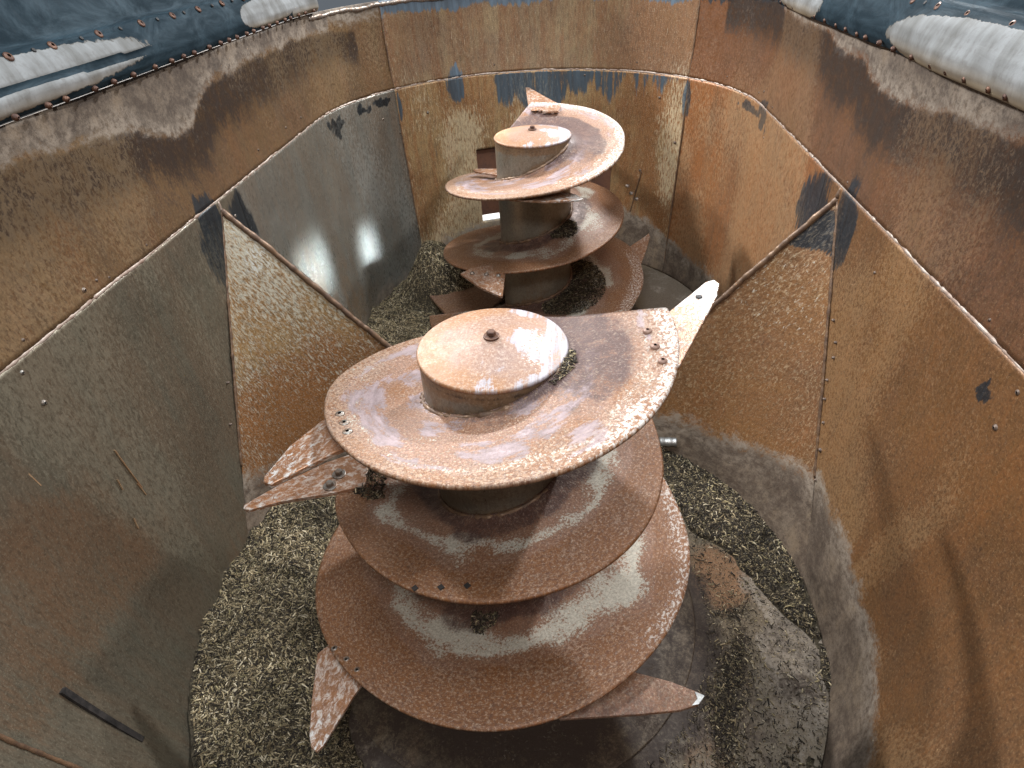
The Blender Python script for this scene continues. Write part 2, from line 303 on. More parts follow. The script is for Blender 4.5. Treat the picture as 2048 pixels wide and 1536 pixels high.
def wall_masks(s, z):
    n = len(s); m = masks(n)
    wob = (fbm(s * 5, z * 2 + 4) - .5) * .10 + (fbm(s * 22, z * 14) - .5) * .02
    low = np.interp(np.abs(s), CR_S, CR_Z) * np.where(s < 0, np.where(np.abs(s) > 3.1, .1, .75), 1)
    dlow = low + wob * np.where(np.abs(s) > 3, .8, 1) - z; cl = np.clip(.5 + dlow / .16 * .5, 0, 1)
    ub = np.interp(s, [q[0] for q in UPL], [q[1] for q in UPL])
    dup = z - ub - wob * .7; cu = np.clip(.5 + dup / .12 * .5, 0, 1)
    m['m_crust'] = np.clip(np.maximum(cl * np.where(s < 0, .8, 1), cu), 0, 1)
    # rust richness
    m['m_rust'] = sstep(fbm(s * .9 + 3, z * 1.4 + 8, 3), .45, .7) * .55 + np.where(s > 0, .12, 0) + .5 * sstep(s, .1, 1.0) * (s < 1.2) + .25 * sstep(-s, 1.5, 1.0) * (s > -1.6) * (z > BELT)
    m['m_line'] = sstep(fbm(s * 2 + 31, z * 1.2 + 2, 3), .4, .65)
    pa = zero(n)
    # blue paint left under the belt on the far wall and in the corners by the deflectors
    drip = 1.035 + .14 * np.abs(s) ** 1.5 + (fbm(s * 9, z * 0 + 1, 3) - .5) * .24 + (vn(s * 45, z * 0) - .5) * .07 + .06 * sstep(s, .4, .8)
    pa = np.maximum(pa, sstep(z - drip, -.05, .12) * (.66 + .34 * sstep(.45 - s, 0, .2) * fbm(s * 5, z * 5 + 3)) * (s > -.36) * (s < 1.0) * (z < BELT) * sstep(s, -.36, -.28))
    pa = np.maximum(pa, blob(s, z, -.57, 1.20, .06, .11, .3))
    pa = np.maximum(pa, blob(s, z, -1.55, 1.165, .07, .05, 1.1, 30)); pa = np.maximum(pa, blob(s, z, -1.27, 1.19, .05, .025, 1.1, 30)); pa = np.maximum(pa, blob(s, z, -1.10, 1.2, .05, .025, 1.1, 30))
    pa = np.maximum(pa, blob(s, z, 1.80, 1.21, .07, .07, 1.0, 24)); pa = np.maximum(pa, blob(s, z, 1.62, 1.2, .12, .022, 1.0, 26))
    dk = zero(n)
    for sg in (-1, 1):
        dk = np.maximum(dk, blob(s, z, sg * 3.02, 1.12, .09, .17, .45, 11)); dk = np.maximum(dk, blob(s, z, sg * (2.72 if sg > 0 else 2.80), 1.08, .16 if sg > 0 else .10, .16, .5, 11))
    pa = np.maximum(pa, dk)
    pa = np.maximum(pa, blob(s, z, 3.985, 1.14, .035, .030, 1.2, 40)); pa = np.maximum(pa, blob(s, z, 1.0, 1.12, .03, .12, .4, 14))
    pa = np.maximum(pa, blob(s, z, -.98, 1.15, .015, .1, .3, 14))
    # blue top edge on the back extension
    pa = np.maximum(pa, sstep(z - 1.635 - (fbm(s * 6, z * 0, 3) - .5) * .08, -.03, .05) * (s > -1.0) * (s < 1.75))
    m['m_paint'] = pa * .95
    m['m_crust'] = m['m_crust'] * (1 - .9 * (pa > .5) * (z > 1.5)) * np.where((np.abs(s) < 1.4) & (z > 1.4), .75, 1)
    # rusty dark skirts just under the crust line of the extension
    m['m_dark'] = .62 * blob(s, z, -3.85, 1.56, .5, .05, .35, 5) + .35 * blob(s, z, -2.45, 1.6, .45, .03, .3) + .42 * blob(s, z, -3.75, 1.42, .4, .06, .5) + .36 * blob(s, z, -3.2, 1.33, .25, .05, .5)
    sk = sstep(dup, -.32, -.04) * sstep(.02 - dup, 0, .03) * (.45 + .6 * fbm(s * 1.3 + 4, z * 3))
    m['m_dark'] = np.maximum(m['m_dark'], np.clip(sk * 1.2, 0, .8) * (z > BELT) * np.where(np.abs(s) < 1.2, .35, 1))
    # scraped marks
    br = zero(n)
    m['m_bright'] = br
    return m
door_s = (-.47, .49); door_z = (.27, .78)
def wall_panel(s0, s1, z0, z1, mat, label, hole=False):
    ds = .014
    ss = np.linspace(s0, s1, max(3, int(abs(s1 - s0) / ds))); zz = np.linspace(z0, z1, max(3, int((z1 - z0) / ds)))
    if hole:
        ss = np.sort(np.r_[ss[(np.abs(ss - door_s[0]) > .006) & (np.abs(ss - door_s[1]) > .006)], door_s]); zz = np.sort(np.r_[zz[(np.abs(zz - door_z[0]) > .006) & (np.abs(zz - door_z[1]) > .006)], door_z])
    S, Z = np.meshgrid(ss, zz, indexing='ij'); s = S.ravel(); z = Z.ravel()
    off = -(fbm(s * 1.7, z * 1.9, 2) * .016 + fbm(s * 5 + 9, z * 4, 2) * .005) * np.sin(np.pi * (z - z0) / (z1 - z0))
    V = wallpos(s, z, off); n, m_ = len(ss), len(zz); F = []
    for i in range(n - 1):
        for j in range(m_ - 1):
            if hole and door_s[0] - 1e-4 <= ss[i] < door_s[1] - 1e-4 and door_z[0] - 1e-4 <= zz[j] < door_z[1] - 1e-4: continue
            F.append((i * m_ + j, (i + 1) * m_ + j, (i + 1) * m_ + j + 1, i * m_ + j + 1))
    at = wall_masks(s, z); at['sz'] = np.stack([arclen(s, z), z, 0 * s], -1)
    o = mesh_obj('wall_panel', V, F, mat, tub, at, label=label)
    sol = o.modifiers.new('thickness', 'SOLIDIFY'); sol.thickness = .008; sol.offset = -1 if False else 1
    return o
SEAM = .997; MID = Q + 1.01; END = Q + L + YC + Q
low = {
 'back': wall_panel(-SEAM, SEAM, 0, BELT, M['back'], 'tan streaked far wall panel with blue paint under the seam', True),
 'far_left': wall_panel(-MID, -SEAM, 0, BELT, M['far_left'], 'grey shiny curved wall panel'),
 'far_right': wall_panel(SEAM, MID, 0, BELT, M['far_right'], 'orange streaked curved wall panel'),
 'near_left': wall_panel(-END, -MID, 0, BELT, M['near_left'], 'olive grey near wall panel with scratches'),
 'near_right': wall_panel(MID, END, 0, BELT, M['near_right'], 'orange brown near wall panel')}
upp = {
 'back': wall_panel(-SEAM, SEAM, BELT + .002, RIM, M['up_back'], 'tan upper wall panel with dark runs and blue top edge'),
 'left': wall_panel(-END, -SEAM, BELT + .002, RIM, M['up_left'], 'brown upper wall panel with grey crust below the rim'),
 'right': wall_panel(SEAM, END, BELT + .002, RIM, M['up_right'], 'red brown upper wall panel with grey crust below the rim')}
# seam beads
ss = np.linspace(-END, END, 700)
bead('weld_bead', wallpos(ss, 0 * ss + BELT, .003), .0068, M['bead'], tub, 1, label='pale weld bead running round the tub')
for s in (-SEAM, SEAM):
    zz = np.linspace(.01, BELT - .01, 60); bead('weld_bead', wallpos(0 * zz + s, zz, .001), .0045, M['bead_dark'], tub, 2 + s)
    zz = np.linspace(BELT + .015, RIM, 20); bead('weld_bead', wallpos(0 * zz + s, zz, .001), .0045, M['bead_dark'], tub, 4 + s)
# slot by the far wall and the two scraped corner beads
bead('weld_bead', wallpos(np.linspace(.718, .66, 20), np.linspace(.648, .36, 20), .001), .005, M['bead_dark'], tub, 8)
# studs on the walls
ST = [(-4.036, 1.119, 1), (-4.02, 1.217, 1), (-3.304, .663, 0), (-3.395, .528, 0), (-2.836, 1.154, 1), (-1.434, 1.185, 0), (-1.123, 1.104, 1), (-.782, 1.073, 1), (-1.008, .996, 0), (.281, 1.215, 1), (.799, 1.115, 1), (.952, .872, 1),
 (1.568, 1.215, 0), (1.661, 1.29, 0), (1.728, 1.309, 0), (1.928, 1.281, 0), (1.941, 1.239, 0), (1.896, 1.135, 0), (2.954, 1.275, 0), (3.332, 1.123, 0), (3.178, .861, 0), (3.246, .811, 0), (3.269, .763, 0), (3.281, .674, 0), (3.311, .611, 0), (3.362, .543, 0), (3.411, .454, 1), (3.457, .348, 0),
 (3.878, 1.278, 0), (4.083, 1.105, 1), (4.063, 1.206, 1), (-2.47, 1.308, 0), (-2.137, 1.316, 0), (-1.935, 1.312, 0), (-3.71, 1.285, 1), (-3.652, 1.286, 0), (-3.394, 1.279, 0), (-3.604, 1.27, 0), (-3.96, 1.279, 0), (.708, .652, 1), (.62, 1.30, 0), (-.3, 1.3, 0), (1.3, 1.3, 0)]
for s, z, big in ST:
    P = wallpos(s, z); Pi = wallpos(s, z, .02); par = upp if z > BELT else low
    if z > BELT: pn = 'back' if abs(s) < SEAM else ('left' if s < 0 else 'right')
    else: pn = 'back' if abs(s) < SEAM else (('far_' if abs(s) < MID else 'near_') + ('left' if s < 0 else 'right'))
    stud('bolt', P, Pi - P, .0085 if big else .0055, .009 if big else .008, M['stud'] if not big or s > 0 else M['bolt_grey'], par[pn], 8)
# black slot bar low on the near left wall
def wall_strip(name, sA, zA, sB, zB, wdt, thick, mat, label):
    n = 30; t = np.linspace(0, 1, n); s = sA + (sB - sA) * t; z = zA + (zB - zA) * t
    dn = np.array([-(zB - zA), sB - sA]); dn /= np.linalg.norm(dn); V = []
    wv = wdt * (1 + .25 * (fbm(t * 7, t * 0 + 2) - .5))
    for i in range(n):
        for (a, o) in ((-.5, -.004), (-.5, thick), (.5, thick), (.5, -.004)):
            V.append(wallpos(s[i] + dn[0] * a * wv[i], z[i] + dn[1] * a * wv[i], o))
    F = grid_faces(n, 4, True) + [(0, 1, 2, 3), tuple(range((n - 1) * 4, n * 4))[::-1]]
    return mesh_obj(name, V, F, mat, low['near_left'] if name == 'scratch' else tub, smooth=False, label=label)
wall_strip('knife_slot', -4.783, .592, -4.915, .295, .017, .003, M['black'], 'black knife slot with a pale worn end')
for (sa, za, sb, zb, wd_) in ((-3.958, .855, -3.981, .686, .0035), (-4.239, 1.019, -4.258, .955, .004), (-3.985, .71, -3.994, .655, .004), (-4.16, .64, -4.2, .60, .003), (-4.05, .78, -4.07, .74, .0025)):
    wall_strip('scratch', sa, za, sb, zb, wd_, .0006, M['scratch'], None)
bead('weld_bead', wallpos(np.linspace(-4.88, -5.05, 30), np.linspace(.78, .36, 30), .001), .005, M['bead_dark'], tub, 12)
# discharge door in the far wall: recessed dark leaf, frame, gap with the pale sill outside
def curved_sheet(name, s0, s1, z0, z1, off, mat, par, thick=.01):
    a = np.linspace(s0, s1, 40); V = np.concatenate([wallpos(a, 0 * a + z0, off), wallpos(a, 0 * a + z1, off), wallpos(a, 0 * a + z1, off - thick), wallpos(a, 0 * a + z0, off - thick)])
    n = 40; F = []
    for k in range(4):
        k2 = (k + 1) % 4
        for i in range(n - 1): F.append((k * n + i, k * n + i + 1, k2 * n + i + 1, k2 * n + i))
    F += [(0, n, 2 * n, 3 * n), (n - 1, 4 * n - 1, 3 * n - 1, 2 * n - 1)]
    return mesh_obj(name, V, F, mat, par, smooth=False)
dl = curved_sheet('discharge_door', door_s[0] - .04, door_s[1] + .04, .305, .83, -.03, M['door'], tub)
dl['label'] = 'recessed brown sliding door behind the far auger'
for z in (.775, ):
    fr = curved_sheet('door_rail', door_s[0], door_s[1], z, z + .016, -.009, M['black'], dl, .02)
sill = curved_sheet('chute_sill', door_s[0] - .1, door_s[1] + .1, .255, .267, -.02, M['sill'], tub, .5)
sill['label'] = 'pale sill in the gap under the door'
# floor plate
th = np.linspace(0, 2 * np.pi, 8, endpoint=False)
gx = np.arange(-1.14, 1.141, .02); gy = np.arange(-1.14, L + 1.141, .02)
X, Y = np.meshgrid(gx, gy, indexing='ij'); x = X.ravel(); y = Y.ravel()
yy = np.clip(y, 0, L); rr = np.hypot(x, y - yy); sc_ = np.where(rr > 1.098, 1.098 / np.maximum(rr, 1e-6), 1.0)
V = np.stack([x * sc_, yy + (y - yy) * sc_, 0 * x + .0], -1)
fm = masks(len(x))
fm['m_rust'] = np.maximum(blob(x, y, .78, .14, .12, .14, .25, 6), .5 * blob(x, y, .62, -.3, .1, .4, .3, 5)) * .95
fm['m_crust'] = np.clip(sstep(fbm(x * 3, y * 3), .42, .6) * .45 + blob(x, y, .98, -.05, .13, .3, .4) * .25, 0, 1)
fm['m_dark'] = np.maximum(blob(x, y, .95, -.28, .1, .06, .5, 9) * .6, blob(x, y, .80, -.42, .06, .3, .5, 9) * .5)
fm['m_dark'] = np.maximum(fm['m_dark'], .78 * sstep(.82 - np.hypot(x, y) + .15 * (fbm(x * 6, y * 6) - .5), 0, .1))  # shade below the near flights put into the floor colour
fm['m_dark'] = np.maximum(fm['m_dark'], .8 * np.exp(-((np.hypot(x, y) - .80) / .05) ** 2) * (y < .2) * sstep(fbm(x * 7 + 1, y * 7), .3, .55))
fm['m_dust'] = blob(x, y, .92, -.25, .10, .3, .4) * .35 + blob(x, y, .9, 2.4, .3, .5, .4) * .8
fm['sz'] = np.stack([x, y, 0 * x], -1)
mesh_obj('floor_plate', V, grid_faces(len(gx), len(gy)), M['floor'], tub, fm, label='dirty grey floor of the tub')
# deflectors: wedges between the two bowls
def deflector(sg, mat, label):
    A = np.array([sg * 1.148, .865, 1.205]); Cc = np.array([sg * .33, 1.0, .13])
    def side(far):
        n, mm = 90, 70; V = []; co = []
        a0 = math.atan2(.215, 1.07) ; a1 = math.atan2(1.0, .33)
        for i in range(n):
            u = i / (n - 1); top = A * (1 - u) + Cc * u
            a = a0 * (1 - u) + a1 * u; R = 1.085 * (1 - u) + 1.0 * u
            bot = np.array([sg * R * math.cos(a), R * math.sin(a), .001])
            if i == 0: bot = np.array([sg * 1.089, .19, .12])
            if i == 0: bot[2] = 0.0; bot[1] = .12
            for j in range(mm):
                v = j / (mm - 1); P = top * (1 - v) + bot * v
                # belly: the skin bends a little toward the bowl, and flares into the ring below
                if far: P = np.array([P[0], 2.0 - P[1] - (.0 if True else 0), P[2]])
                V.append(P); co.append((P[1] * 1.1 + 5, P[2], 0))
        return np.array(V), np.array(co), n, mm
    V1, c1, n, mm = side(False); V2, c2, _, _ = side(True)
    # far skin starts at the same ridge
    for i in range(n):
        u = i / (n - 1); top = A * (1 - u) + Cc * u; bot = V2[i * mm + mm - 1]
        for j in range(mm):
            v = j / (mm - 1); V2[i * mm + j] = top * (1 - v) + bot * v
    V = np.concatenate([V1, V2]); co = np.concatenate([c1, c2])
    F = grid_faces(n, mm); F2 = [tuple(q + n * mm for q in f)[::-1] for f in F]
    x, y, z = V.T
    m = masks(len(V))
    cz = np.interp(y, [.1, .3, .42, .64, .85, 1.0], [.37, .37, .34, .25, .2, .17]) + (fbm(x * 9, y * 9) - .5) * .06
    m['m_crust'] = np.clip(.5 + (cz - z) / .16 * .5, 0, 1) * (1 if sg > 0 else .8)
    m['m_line'] = (.25 + .6 * sstep(z, .3, 1.1)) if sg < 0 else .35 + .0 * x
    if sg < 0:
        m['m_bright'] = np.clip(.62 * sstep(z, .45, 1.15) * sstep(fbm(x * 3, z * 3 + y), .3, .6) + .1, 0, 1); m['m_rust'] = sstep(.95 - z, 0, .5) * .8  # bright sheen near the top put into the colour; rust below
    else:
        m['m_rust'] = .5 * fbm(x * 3 + 7, z * 3); m['m_bright'] = .3 * blob(x, z, .95, .85, .2, .2); m['m_paint'] = blob(x, z, 1.11, 1.1, .06, .08, .5, 12) + blob(x, z, 1.02, 1.05, .08, .03, .5, 12)
    m['m_dark'] = .55 * blob(y, z, .27, .5, .03, .4, .4)
    m['sz'] = co
    o = mesh_obj('deflector_plate', V, F + F2, mat, tub, m, label=label)
    bead('ridge_bead', [A + (0, 0, .004), Cc + (0, 0, .004)], .012, M['bead_dark'], o, 5 + sg, rough=.25)
    bead('weld_bead', [A - (0, .004, 0), A + (np.array([sg * 1.0905, .12, 0]) - A) * .71], .0055, M['bead_dark'], o, 6 + sg, rough=.5)
    bead('weld_bead', [wallpos(sg * (Q + L - .865), 1.245, .002), A], .009, M['bead'] if sg < 0 else M['bead_dark'], o, 9 + sg, rough=.5)
    for k, u in enumerate((.25, .38)):
        P = A * (1 - u) + Cc * u + np.array([0, -.05, -.03]); 
    return o
dfl = deflector(-1, M['wedge_left'], 'pale mottled deflector plate with bluish top'); dfr = deflector(1, M['wedge_right'], 'brown mottled deflector plate')
# rim strips: bolted blue-black sheet, curved lip below and a flat leaning top
def rim_strip(sg, s_in, s_out, label):
    prof = [(.012, 1.690), (.030, 1.694), (.040, 1.712), (.043, 1.735), (.038, 1.762), (.026, 1.79), (.014, 1.812), (.006, 1.826), (-.0, 1.832), (-.006, 1.842), (-.016, 1.875), (-.034, 1.94), (-.06, 2.03), (-.10, 2.15)]
    sub = []
    for k in range(len(prof) - 1):
        for q in range(5): t = q / 5; sub.append((prof[k][0] * (1 - t) + prof[k + 1][0] * t, prof[k][1] * (1 - t) + prof[k + 1][1] * t, (k + t)))
    sub.append((*prof[-1], len(prof) - 1.0))
    ss = np.linspace(s_in, s_out, 420); V = []; co = []; wm = []; so = []
    for s in ss:
        wob = .010 * (vn(s * 3.3, 2.0 + sg) - .5) * 2 + .004 * (vn(s * 14, 5.0) - .5)
        for (o, z, k) in sub:
            f = max(0, 1 - k / 8)
            co.append((s, k * .022, 0))
            a = 0
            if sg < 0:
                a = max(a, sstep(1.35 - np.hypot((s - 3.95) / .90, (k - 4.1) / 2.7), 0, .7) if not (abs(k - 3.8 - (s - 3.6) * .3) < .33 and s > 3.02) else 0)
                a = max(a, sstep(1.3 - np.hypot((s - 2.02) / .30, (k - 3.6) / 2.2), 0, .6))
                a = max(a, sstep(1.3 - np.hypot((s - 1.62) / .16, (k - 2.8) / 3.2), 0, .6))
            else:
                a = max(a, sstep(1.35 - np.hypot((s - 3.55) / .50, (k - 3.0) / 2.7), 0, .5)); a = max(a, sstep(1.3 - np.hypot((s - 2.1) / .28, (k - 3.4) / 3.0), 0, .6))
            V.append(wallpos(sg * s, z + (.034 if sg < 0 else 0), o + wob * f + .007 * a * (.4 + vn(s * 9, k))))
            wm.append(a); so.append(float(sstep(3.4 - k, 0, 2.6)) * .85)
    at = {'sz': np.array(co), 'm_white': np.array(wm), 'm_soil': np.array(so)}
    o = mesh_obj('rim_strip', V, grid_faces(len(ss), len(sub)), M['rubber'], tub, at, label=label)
    sl = o.modifiers.new('thickness', 'SOLIDIFY'); sl.thickness = .006; sl.offset = 1
    k = 0; s = s_in + .05
    while s < min(s_out, 4.3):
        dz = .034 if sg < 0 else 0
        P = wallpos(sg * s, 1.702 + dz, .042); nn = wallpos(sg * s, 1.692 + dz, .10) - P
        stud('bolt', P, nn, .0085, .010, M['bolt'], o, 10); s += .068 + .06 * random.random()
    s = s_in + .02; k = 0
    while s < min(s_out, 4.3):
        P = wallpos(sg * s, 1.818 + dz, .013); nn = wallpos(sg * s, 1.845 + dz, .05) - P
        if k % 2 == 0: stud('bolt', P, nn, .0125, .005, M['bolt'], o, 12)
        else: stud('bolt_hole', P, nn, .006, .0035, M['black'], o, 6, False)
        s += .065 + .06 * random.random(); k += 1
    return o
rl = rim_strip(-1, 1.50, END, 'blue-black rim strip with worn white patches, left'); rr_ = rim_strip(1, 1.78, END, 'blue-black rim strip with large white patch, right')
# top lip along the back
bead('rim_lip', wallpos(np.linspace(-1.55, 1.8, 200), 0 * np.linspace(0, 1, 200) + 1.70, .0), .014, M['bolt_grey'], tub, 3, label='scalloped pale lip along the far rim')
# zinc bracket end on the floor behind the near auger
n = 20; V = []; 
for i, t in enumerate(np.linspace(0, 1, 12)):
    for k in range(n):
        a = 2 * math.pi * k / n; r = .021 * (1 + .06 * math.sin(t * 14)); V.append((.615 + .075 * t, .80 + r * math.cos(a), .10 + r * math.sin(a)))
F = grid_faces(12, n, True) + [tuple(range(n)), tuple(range(11 * n, 12 * n))[::-1]]
mesh_obj('bracket', V, F, M['zinc'], tub, label='short bare metal bracket near the floor')

# ================================================================== AUGERS
def auger(name, y0, label, R=.2, top=1.145, zin=None, zout=None, rout=None, start=None, end=1080, seed=0):
    root = empty(name, (0, y0, 0)); tag(root, label, 'auger', 'mixing augers in the tub')
    # tube
    zz = np.linspace(0.0, top - .004, 90); aa = np.linspace(0, 2 * np.pi, 97)[:-1]
    V = []; co = []
    for z in zz:
        for a in aa: V.append((R * math.cos(a), R * math.sin(a), z)); co.append((a * R + seed, z, 0))
    V = np.array(V); m = masks(len(V)); ang = np.degrees(np.arctan2(-V[:, 1], V[:, 0])) % 360
    # rust creeping up from each flight junction
    dist = np.full(len(V), 9.)
    for k in range(-1, 5):
        zf = np.array([zin(q + 360 * k) for q in ang]); d_ = V[:, 2] - zf; d_ = np.where(d_ < -.02, 9, d_); dist = np.minimum(dist, np.abs(d_))
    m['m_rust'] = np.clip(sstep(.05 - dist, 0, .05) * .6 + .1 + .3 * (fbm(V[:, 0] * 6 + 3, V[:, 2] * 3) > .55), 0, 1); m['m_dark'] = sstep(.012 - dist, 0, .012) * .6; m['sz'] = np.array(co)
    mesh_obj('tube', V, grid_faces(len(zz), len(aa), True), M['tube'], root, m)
    # conical cap with its bolt
    prof = [(R - .003, top - .012), (R + .0035, top - .010), (R + .004, top - .004), (R + .001, top)] + [(R * (1 - q), top + .030 * q) for q in np.linspace(.02, 1, 40)]
    V = []; co = []
    for (r, z) in prof:
        for a in aa: V.append((max(r, .0005) * math.cos(a), max(r, .0005) * math.sin(a), z)); co.append((max(r, .0005) * math.cos(a) + seed, r * math.sin(a), 0))
    V = np.array(V); m = masks(len(V)); r_ = np.hypot(V[:, 0], V[:, 1])
    m['m_rust'] = np.clip(sstep(r_, .09, .2) * sstep(-V[:, 0] + .05, -.15, .1) * .8 + .15, 0, 1); m['m_bright'] = .62 * blob(V[:, 0], V[:, 1], .125, -.02, .055, .10, .45, 14); m['m_line'] = .45 + 0 * r_  # whitish patch at right is a lamp highlight put into the colour
    m['m_paint'] = .62 * sstep(V[:, 0] + .5 * (fbm(V[:, 0] * 9, V[:, 1] * 9) - .5), -.03, .12); m['sz'] = np.array(co)
    cap = mesh_obj('cap', V, grid_faces(len(prof), len(aa), True), M['cap'], root, m)
    washer_bolt('bolt', (0, 0, top + .029), (0, 0, 1), .0125, M['bolt'], cap)
    # flight
    (thi, tho, r_s) = start
    Pi = np.array([R * math.cos(math.radians(thi)), -R * math.sin(math.radians(thi))]); Po = np.array([r_s * math.cos(math.radians(tho)), -r_s * math.sin(math.radians(tho))])
    us = np.r_[np.linspace(0, .9, 26), np.linspace(.92, 1, 6)]
    lam = np.linspace(0, 1, 400); LP = Pi + lam[:, None] * (Po - Pi); lr = np.hypot(LP[:, 0], LP[:, 1]); la = np.unwrap(np.arctan2(-LP[:, 1], LP[:, 0])); la = np.degrees(la - la[-1]) + tho
    ths = np.array([np.interp((lr_ := R + (r_s - R) * u), np.maximum.accumulate(lr), la) for u in us]); ths[0] = thi
    nw = int((end - tho) / 2.2); tk = .013; V = []; co = []; uu = []; tt = []; pz = []
    rings = []
    for iw in range(nw + 1):
        w_ = iw / nw
        row = []
        for iu, u in enumerate(us):
            t = ths[iu] + (end - ths[iu]) * (w_ ** 1.0); ri = R - .004; ro = rout(t); zi, zo = zin(t), zout(t)
            r = ri + (ro - ri) * u; f = u ** .75
            z = zi + (zo - zi) * f + .016 * math.exp(-((r - R) / .018)) + .006 * (vn(t * .02, u * 2 + seed) - .5)
            row.append((t, u, r, z))
        pts = [(t, u, r, z - (.003 if u > .995 else 0)) for (t, u, r, z) in row] + [(row[-1][0], 1.0, row[-1][2] + .001, row[-1][3] - tk * .5)] + [(t, u, r, z - tk) for (t, u, r, z) in row[::-1]]
        for (t, u, r, z) in pts:
            a = math.radians(t); V.append((r * math.cos(a), -r * math.sin(a), z)); co.append((a * .42 + seed * 3, r, 0)); uu.append(u); tt.append(t)
        npt = len(pts)
    V = np.array(V); uu = np.array(uu); tt = np.array(tt)
    F = grid_faces(nw + 1, npt, True); F.append(tuple(range(npt))[::-1]); F.append(tuple(range(nw * npt, (nw + 1) * npt)))
    m = masks(len(V)); ax, ay = V[:, 0], V[:, 1]
    wob = (fbm(tt * .035 + seed, uu * 3, 3) - .5)
    first = sstep(290 - tt, 0, 60)
    band = np.exp(-((uu - .44 + wob * .6) / .15) ** 2) * (.42 + .85 * fbm(tt * .045 + 2, uu * 5, 4))   # settled pale dust part way out
    m['m_dust'] = np.clip((1 - first) * band * .78 + first * (.30 * fbm(tt * .05, uu * 5) + .25 * np.exp(-((uu - .78 + wob * .4) / .05) ** 2)), 0, 1)
    m['m_rust'] = np.clip((1 - first) * sstep(uu + wob * .4, .58, .78) * 1.0 + first * (.1 + .6 * sstep(fbm(tt * .03 + 4, uu * 3), .45, .65) + .6 * sstep(uu, .8, .95) * sstep(tt, 60, 130)), 0, 1)
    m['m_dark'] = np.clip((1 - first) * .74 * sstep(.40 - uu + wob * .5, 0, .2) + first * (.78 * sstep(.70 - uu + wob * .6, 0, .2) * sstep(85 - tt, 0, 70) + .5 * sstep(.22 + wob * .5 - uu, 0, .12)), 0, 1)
    m['m_bright'] = np.clip(first * (.62 * sstep(uu + wob * .3, .72, .93) * (.2 + .8 * sstep(95 - tt, 0, 60)) + .15 * blob(tt * .01, uu, .55, .8, .25, .12)) + (1 - first) * .52 * sstep(uu + wob * .2, .74, .9) * sstep(np.cos(np.radians(tt - 5)), .55, .9) * (tt > 560), 0, 1)  # pale rim flecks, with right-side specular highlights put into the colour
    m['m_line'] = first * (.3 + .5 * sstep(uu, .5, .9)) + (1 - first) * (.22 + .3 * fbm(tt * .06, uu * 6))
    m['m_paint'] = first * (.15 + .5 * sstep(fbm(tt * .035 + 9, uu * 3.5), .44, .66)) * (1 - .7 * sstep(uu, .78, .9) * sstep(tt, 40, 90))
    m['sz'] = np.array(co)
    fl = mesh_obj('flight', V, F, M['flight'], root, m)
    fl.data.polygons.foreach_set('use_smooth', [True] * len(fl.data.polygons))
    tw = np.arange(25, end - 20, 3.0); rw = R + .005
    bead('weld_bead', [(rw * math.cos(math.radians(q)), -rw * math.sin(math.radians(q)), zin(q) + .010) for q in tw], .0075, M['bead_dark'], root, seed, rough=.9)
    # rotating base disc
    rd = .66; rs = np.r_[np.linspace(.15, rd - .004, 40), rd, rd]; zs = [.005] * 40 + [.0045, .0]; V = []; co = []
    for r, z in zip(rs, zs):
        for a in np.linspace(0, 2 * np.pi, 121)[:-1]: V.append((r * math.cos(a), r * math.sin(a), z)); co.append((r * math.cos(a) + seed, r * math.sin(a), 0))
    V = np.array(V); m = masks(len(V)); m['m_rust'] = .5 * fbm(V[:, 0] * 3, V[:, 1] * 3); m['m_crust'] = .55 * sstep(fbm(V[:, 0] * 4, V[:, 1] * 4 + 3), .4, .6); m['m_dark'] = .95 - .3 * sstep(np.hypot(V[:, 0], V[:, 1]) + .2 * (fbm(V[:, 0] * 5, V[:, 1] * 5) - .5), .48, .66); m['sz'] = np.array(co)  # brown disc darkened further, shade under the flights put into its colour
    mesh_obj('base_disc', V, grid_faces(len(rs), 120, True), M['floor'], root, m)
    return root
def tabf(T):
    a = np.array(T, float); return lambda t: float(np.interp(t, a[:, 0], a[:, 1]))
def smooth_tab(T, k=14):
    a = np.array(T, float); g = np.arange(a[0, 0] - 90, a[-1, 0] + 91, 2.); v = np.interp(g, a[:, 0], a[:, 1]); ker = np.hanning(k + 2)[1:-1]; ker /= ker.sum()
    v = np.convolve(np.pad(v, k, mode='edge'), ker, 'same')[k:-k]; return lambda t: float(np.interp(t, g, v))
near_r = smooth_tab([(-11, .474), (8, .482), (30, .495), (50, .498), (70, .496), (87, .485), (111, .468), (135, .458), (159, .467), (182, .478), (202, .455), (226, .44), (300, .45), (357, .461), (372, .481), (394, .505), (411, .513), (431, .51), (445, .508), (462, .503), (481, .495), (506, .497), (522, .52), (600, .54), (710, .565), (728, .592), (750, .606), (769, .614), (789, .626), (807, .637), (843, .637), (865, .652), (882, .664), (899, .665), (980, .69), (1080, .71)])
near_zo = smooth_tab([(-20, 1.21)] + [(t, 1.2 - .37 * t / 360) for t in range(0, 1030, 30)] + [(1080, .075)])
near_zi = smooth_tab([(-80, 1.118), (-20, 1.118), (20, 1.126)] + [(t, 1.155 - .37 * t / 360) for t in range(50, 1030, 30)] + [(1080, .05)], 10)
near = auger('mixing_auger', 0.0, 'larger nearer rusty auger with a broad top flight and round capped tube', zin=near_zi, zout=near_zo, rout=near_r, start=(-76, -11, .474), end=1000, seed=0)
far_r = smooth_tab([(-94, .47), (-84, .47), (-54, .51), (4, .475), (41, .505), (66, .535), (91, .54), (116, .53), (157, .49), (201, .467), (301, .493), (330, .52), (360, .495), (392, .474), (422, .468), (454, .455), (489, .462), (549, .57), (579, .62), (640, .70), (678, .735), (703, .66), (738, .60), (800, .62), (900, .68)])
